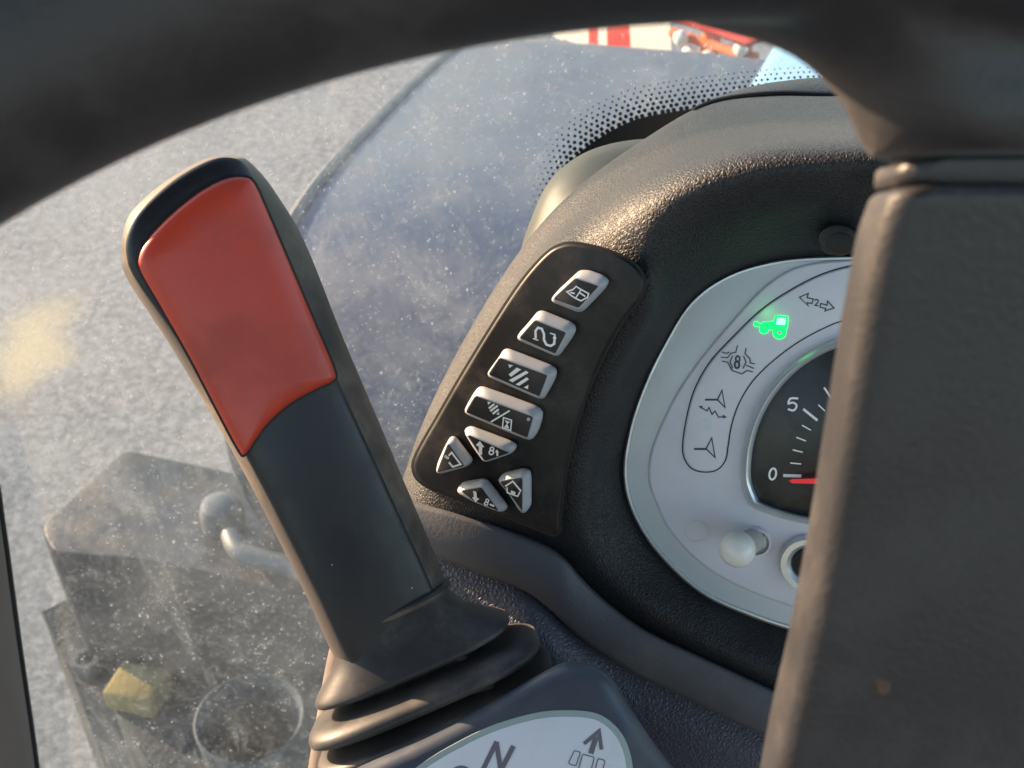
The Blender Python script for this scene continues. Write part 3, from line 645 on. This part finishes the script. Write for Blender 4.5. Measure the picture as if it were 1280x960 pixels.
for v, l, r, d, rd in ((237, 1110, 1322, .1605, .006), (239, 1099, 1330, .1605, .0075), (245, 1091, 1336, .1605, .0062), (256, 1085, 1338, .1608, .0065), (300, 1071, 1334, .163, .0065), (400, 1052, 1325, .168, .0065), (520, 1033, 1316, .174, .0065), (650, 1012, 1306, .181, .0065), (780, 988, 1298, .188, .0065), (880, 969, 1292, .194, .0065), (960, 953, 1288, .199, .0065), (1080, 930, 1280, .206, .0065), (1250, 890, 1290, .215, .0065)):
    sp.append(sect((l+(10 if v < 850 else 6), v), (r, v), d, .015, min(rd, .0036)))
pr = [[Vector(p) for p in ring_] for ring_ in zip(*[[Vector(x) for x in cr([tuple(s[i]) for s in sp], 4)] for i in range(len(sp[0]))])]
spo = obj('spoke', loft(pr, True, True, True), M['wheel'], sw, angle=180)
XF = Frame(P(1103, 855, .1838), CV(.06, -.10, 1))
obj('mud_spot', plate(XF, cr([(1092, 846), (1102, 842), (1111, 848), (1114, 860), (1106, 868), (1096, 864)], 4, True), -.003, .0003, 4, 3, .0006), M['mud_tan'], sw, angle=180)
for ang in (125, 235):
    a = math.radians(ang); pts = [wp(a, r, -.002) for r in (.2, .16, .10, .035)]
    obj('spoke', tube(pts, .015, 20, rr=[.013, .014, .017, .02]), M['wheel'], sw, angle=180)
hubp = [(-.030, .03), (-.015, .045), (0, .050), (.006, .046), (.008, .03)]
obj('hub', loft([[wp(2*math.pi*k/48, r, z) for k in range(48)] for z, r in hubp], True, True, True), M['wheel'], sw, angle=50)

# ------------------------------------------------------------------ unseen cab shell, added to shade the interior
rf = tag(obj('unseen_cab_roof', box(0, -.30, 2.86, 1.5, 1.75, .08, 0, .03), M['pillar'], angle=40), 'unseen dark cab roof added to shade the dashboard', 'roof')
tag(obj('unseen_cab_floor', box(0, -.35, 1.10, 1.4, 1.5, .08, 0, .02), M['gap'], angle=40), 'unseen black cab floor added to block light from the ground', 'floor', kind='structure')  # added out of view to stop bounce from the yard
tag(obj('unseen_rear_wall', box(0, -1.08, 1.52, 1.5, .06, .80, 0, .02), M['pillar'], angle=40), 'unseen low rear wall added to shade the cab interior', 'wall', kind='structure')  # added out of view, kept low so the rear sky fills the cab
# ------------------------------------------------------------------ windscreen
WF = Frame(P(500, 400, .76), CV(.10, -.50, .86))
wsn = thing('windscreen', 'dusty speckled windscreen with dotted black border round the dashboard', 'window', WF.at(500, 900))
go = [(-10, 560), (-8, 640), (20, 800), (44, 970), (60, 1150), (700, 1150), (1900, 1150), (1900, -600), (-600, -600), (-700, -100), (-700, 300), (-300, 560)]
go = [(2, 655), (22, 800), (45, 960), (66, 1150), (700, 1150), (1900, 1150), (1900, -500), (-300, -500), (-160, 300), (-60, 420)]
gl = obj('pane', plate(WF, go, -.0045, 0, .5, 1, .0003), M['glass'], wsn, smooth=False)
gl.data.materials.append(M['glass_dust'])
big = sorted(gl.data.polygons, key=lambda p: -abs(p.normal.dot(WF.n)))
for p in gl.data.polygons:
    if p.normal.dot(WF.n) < -.9: p.material_index = 1
fc = [(640, 420), (648, 345), (660, 290), (680, 250), (705, 212), (738, 180), (790, 151), (845, 139), (905, 131), (1000, 122), (1150, 118), (1400, 118)]
fcs = cr(fc, 14)
band = fcs + [(1400, 330), (900, 330), (760, 420), (640, 560)]
obj('frit_band', plate(WF, band, .0003, .0007, .1, 1, .0001), M['frit'], wsn, smooth=False)
bm = bmesh.new(); row = resamp([(p[0], p[1]) for p in fc], 400)
L = [0]
for a, b in zip(row[:-1], row[1:]): L.append(L[-1]+math.hypot(a[0]-b[0], a[1]-b[1]))
for k in range(7):
    off = 2 + k*5.9; rad = 3.0-.34*k; s = (k % 2)*4.0; j = 0
    while s < L[-1]:
        while j < len(L)-2 and L[j+1] < s: j += 1
        a, b = row[j], row[j+1]; t = Vector((b[0]-a[0], b[1]-a[1])).normalized()
        u, v = a[0]+t.y*off, a[1]-t.x*off
        if 660 < u < 1250 and v < 275:
            f = bm.faces.new([bm.verts.new(WF.at(*p, .0005)) for p in circle(u, v, rad*max(.25, min(1, (u-650)/60)), 10)])
        s += 8.0
for f in bm.faces:
    f.normal_update()
    if f.normal.dot(WF.n) < 0: f.normal_flip()
tag(obj('frit_dots', bm, M['frit'], wsn, smooth=False), None, None, kind='stuff')
# door pillar at the left with its rubber seal
pl = thing('door_pillar', 'dusty brown black cab pillar beside the windscreen edge', 'pillar', WF.at(-30, 1100))
pe = [(-62, 420), (-12, 580), (2, 655), (22, 800), (45, 960), (66, 1150)]
pc = cr(pe, 6)
obj('post', loft([[WF.at(p[0]-a, p[1], h) for a, h in cr([(2, -.03), (1, .004), (6, .014), (30, .022), (90, .028), (190, .02), (240, -.03)], 5)] for p in pc], False), M['pillar'], pl, angle=180)
obj('seal', tube([WF.at(p[0]+1, p[1], .003) for p in pc], .0022, 10), M['gap'], pl)

# ------------------------------------------------------------------ outside: mudguard, tank, bucket, machine
a_, b_ = P(290, 520, 1.75), P(560, 65, 2.75)
hd = Vector((b_.x-a_.x, b_.y-a_.y, 0)).normalized(); rt2 = Vector((hd.y, -hd.x, 0))
FF = Frame(a_, rt2)
fp = [FF.at(u, v) for u, v in resamp([(335, 640), (300, 585), (288, 520), (300, 440), (328, 350), (370, 268), (415, 207), (460, 160), (510, 110), (560, 65)], 40)]
last = fp[-1]; 
for k in range(1, 10): fp.append(last + hd*(.10*k) - Vector((0, 0, .012*k*k)))
fen = thing('front_mudguard', 'dusty dark blue mudguard curving over the front wheel', 'mudguard', Vector((fp[20].x+.4*rt2.x, fp[20].y+.4*rt2.y, 0)))
def fring(p, dz=0): return [p + rt2*x + Vector((0, 0, z+dz)) for x, z in ((0, -.06), (0, -.012), (.004, -.003), (.014, .0), (.3, .012), (.62, .012), (1.05, -.01), (1.1, -.06))]
obj('shell', loft([fring(p) for p in fp], False), M['fender'], fen, angle=50)
mid_ = sum(fp, Vector())/len(fp)
obj('edge_bead', tube([p+Vector((0, 0, -.002)) for p in fp], .011, 8), M['pipe'], fen)
obj('stay', tube([Vector((mid_.x, mid_.y, 0))+rt2*.5, mid_+rt2*.5-Vector((0, 0, .25)), mid_+rt2*.5-Vector((0, 0, .02))], .03, 12), M['mud'], fen)
TF = Frame(Vector((0, 0, .92)), Vector((0, 0, 1)))
tk = thing('fuel_tank', 'muddy dark angular tank seen through the lower windscreen', 'tank', Vector((TF.at(250, 650).x, TF.at(250, 650).y, 0)))
to = roundpoly([(48, 656), (154, 560), (285, 588), (470, 640), (540, 800), (300, 726), (190, 700), (64, 690)], 14, 4)
top = [TF.at(*p) for p in to]; cT = sum(top, Vector())/len(top)
dn = lambda z, s: [Vector((cT.x+(p.x-cT.x)*s, cT.y+(p.y-cT.y)*s, z)) for p in top]
obj('body', loft([dn(.632, .97), dn(.86, 1.0), dn(.905, 1.0), dn(.918, .985), dn(.92, .96)], True, True, True), M['tank'], tk, angle=35)
pp = [TF.at(u, v, .03) for u, v in cr([(288, 668), (300, 690), (330, 700), (380, 715), (470, 760)], 5)]
pt = thing('filler_pipe', 'grey blue bent pipe with round cap on top of the tank', 'pipe', TF.at(288, 672))
obj('pipe', tube(pp, .016, 14), M['pipe'], pt)
obj('cap', loft([[TF.at(280, 655) + Vector((r*math.cos(t), r*math.sin(t), z)) for t in [2*math.pi*k/24 for k in range(24)]] for z, r in ((0, .035), (.03, .035), (.045, .03), (.05, .018))], True, True, True), M['pipe'], pt)
STP = Frame(Vector((0, 0, .63)), Vector((0, 0, 1)))
st = [STP.at(*p) for p in ((52, 765), (180, 700), (480, 700), (560, 1100), (240, 1040), (190, 960), (140, 880), (92, 850))]
tag(obj('step_plate', loft([[p-Vector((0, 0, .63)) for p in st], [p-Vector((0, 0, .02)) for p in st], st], True, True, True), M['mud'], smooth=False), 'muddy dark step block under the tank', 'step')
c = STP.at(176, 872); tag(obj('yellow_block', box(c.x, c.y, c.z+.022, .088, .072, .044, -.25, .006), M['yellow']), 'dull yellow block on the step beside the tank', 'block')
def revolve(c, prof, n=36): return loft([[c+Vector((r*math.cos(2*math.pi*k/n), r*math.sin(2*math.pi*k/n), z)) for k in range(n)] for z, r in prof], True, True, True)
c = Frame(Vector((0, 0, .87)), Vector((0, 0, 1))).at(312, 897); c = Vector((c.x, c.y, .63))
tag(obj('bucket', revolve(c, ((0, .062), (.005, .066), (.225, .077), (.24, .079), (.243, .076), (.235, .071), (.03, .06), (.028, .03))), M['blue_grey'], angle=50), 'blue grey open round bucket standing on the step', 'bucket')
c = STP.at(112, 838); tag(obj('drain_cap', revolve(c, ((0, .022), (.03, .026), (.034, .024), (.034, .016), (.02, .014), (.02, .004))), M['blue_grey'], angle=50), 'small pale blue round cap beside the yellow block', 'cap')
# bonnet ahead of the windscreen
bz = 1.72
BF = Frame(Vector((0, 0, bz)), Vector((0, 0, 1)))
x0 = BF.at(915, 118); x1 = BF.at(952, 58); dr = (x1-x0).normalized(); pr_ = Vector((dr.y, -dr.x, 0))
s0 = x0 - dr*.15
rings = []
for s in (0, .15, .6, 1.2, 1.5, 1.56):
    dz = 0 if s < 1.3 else -.03 if s < 1.52 else -.10
    rings.append([s0+dr*s+pr_*x+Vector((0, 0, z+dz)) for x, z in ((0, -1.72-dz if False else -.9), (0, -.05), (.008, -.015), (.03, 0), (.35, .03), (.67, 0), (.69, -.02), (.7, -.05), (.7, -.9))])
bn = obj('bonnet', loft(rings, False), M['bonnet'], angle=40); tag(bn, 'light blue tractor bonnet ahead of the windscreen', 'bonnet')
# red and white machine standing ahead
MF = Frame(P(780, 40, 3.3), Vector((-.75, -.66, 0)))
mx = MF.n.cross(Vector((0, 0, 1))); mx = mx if mx.x > 0 else -mx
wbd = thing('warning_board', 'red and white striped warning board standing on the yard', 'sign', Vector((MF.at(770, 60).x, MF.at(770, 60).y, 0)))
vals = [(690, 702, 'm_white'), (702, 734, 'm_white'), (734, 746, 'm_red'), (746, 757, 'm_white'), (757, 783, 'm_red'), (783, 834, 'm_white')]
def slab(name, quad, m, par, th=.03): return obj(name, loft([[MF.at(*p, -th) for p in quad], [MF.at(*p, 0) for p in quad]], True, True, True), M[m], par, smooth=False)
for i, (a, b, m) in enumerate(vals): slab('stripe', [(a, -40), (b, -40), (b+(2 if b < 780 else 6), 48+(b-690)*.24), (a+2, 46+(a-690)*.24)], m, wbd)
for u in (715, 815): t_ = MF.at(u, 0); obj('post', tube([Vector((t_.x, t_.y, 0))-MF.n*.05, Vector((t_.x, t_.y, t_.z))-MF.n*.05], .02, 10), M['mud'], wbd)
im = thing('red_implement', 'orange red machine frame with pale round discs beside the striped board', 'machine', Vector((MF.at(880, 80).x, MF.at(880, 80).y, 0)))
obj('beam', tube([MF.at(840, 40, .02), MF.at(895, 58, .02), MF.at(945, 72, .02)], .013, 10), M['m_orange'], im)
obj('beam', tube([MF.at(845, 20, .05), MF.at(935, 52, .05), MF.at(960, 40, .05)], .014, 10), M['m_red'], im)
obj('post', tube([Vector((MF.at(890, 40).x, MF.at(890, 40).y, 0)), MF.at(890, 40)], .025, 10), M['m_orange'], im)
obj('post', tube([MF.at(935, 50, .02), MF.at(912, 118, .02), MF.at(905, 200, .02)], .018, 10), M['m_orange'], im)
for u, v, r in ((861, 68, .022), (884, 74, .022), (912, 84, .024), (905, 103, .024), (850, 48, .02), (925, 62, .018)):
    c = MF.at(u, v, .045); obj('disc', loft([[c+mx*r_*math.cos(t)+Vector((0, 0, r_*math.sin(t)))+MF.n*z for t in [2*math.pi*k/14 for k in range(14)]] for z, r_ in ((-.01, r), (.006, r*.95), (.012, r*.5))], True, True, True), M['m_white'], im)
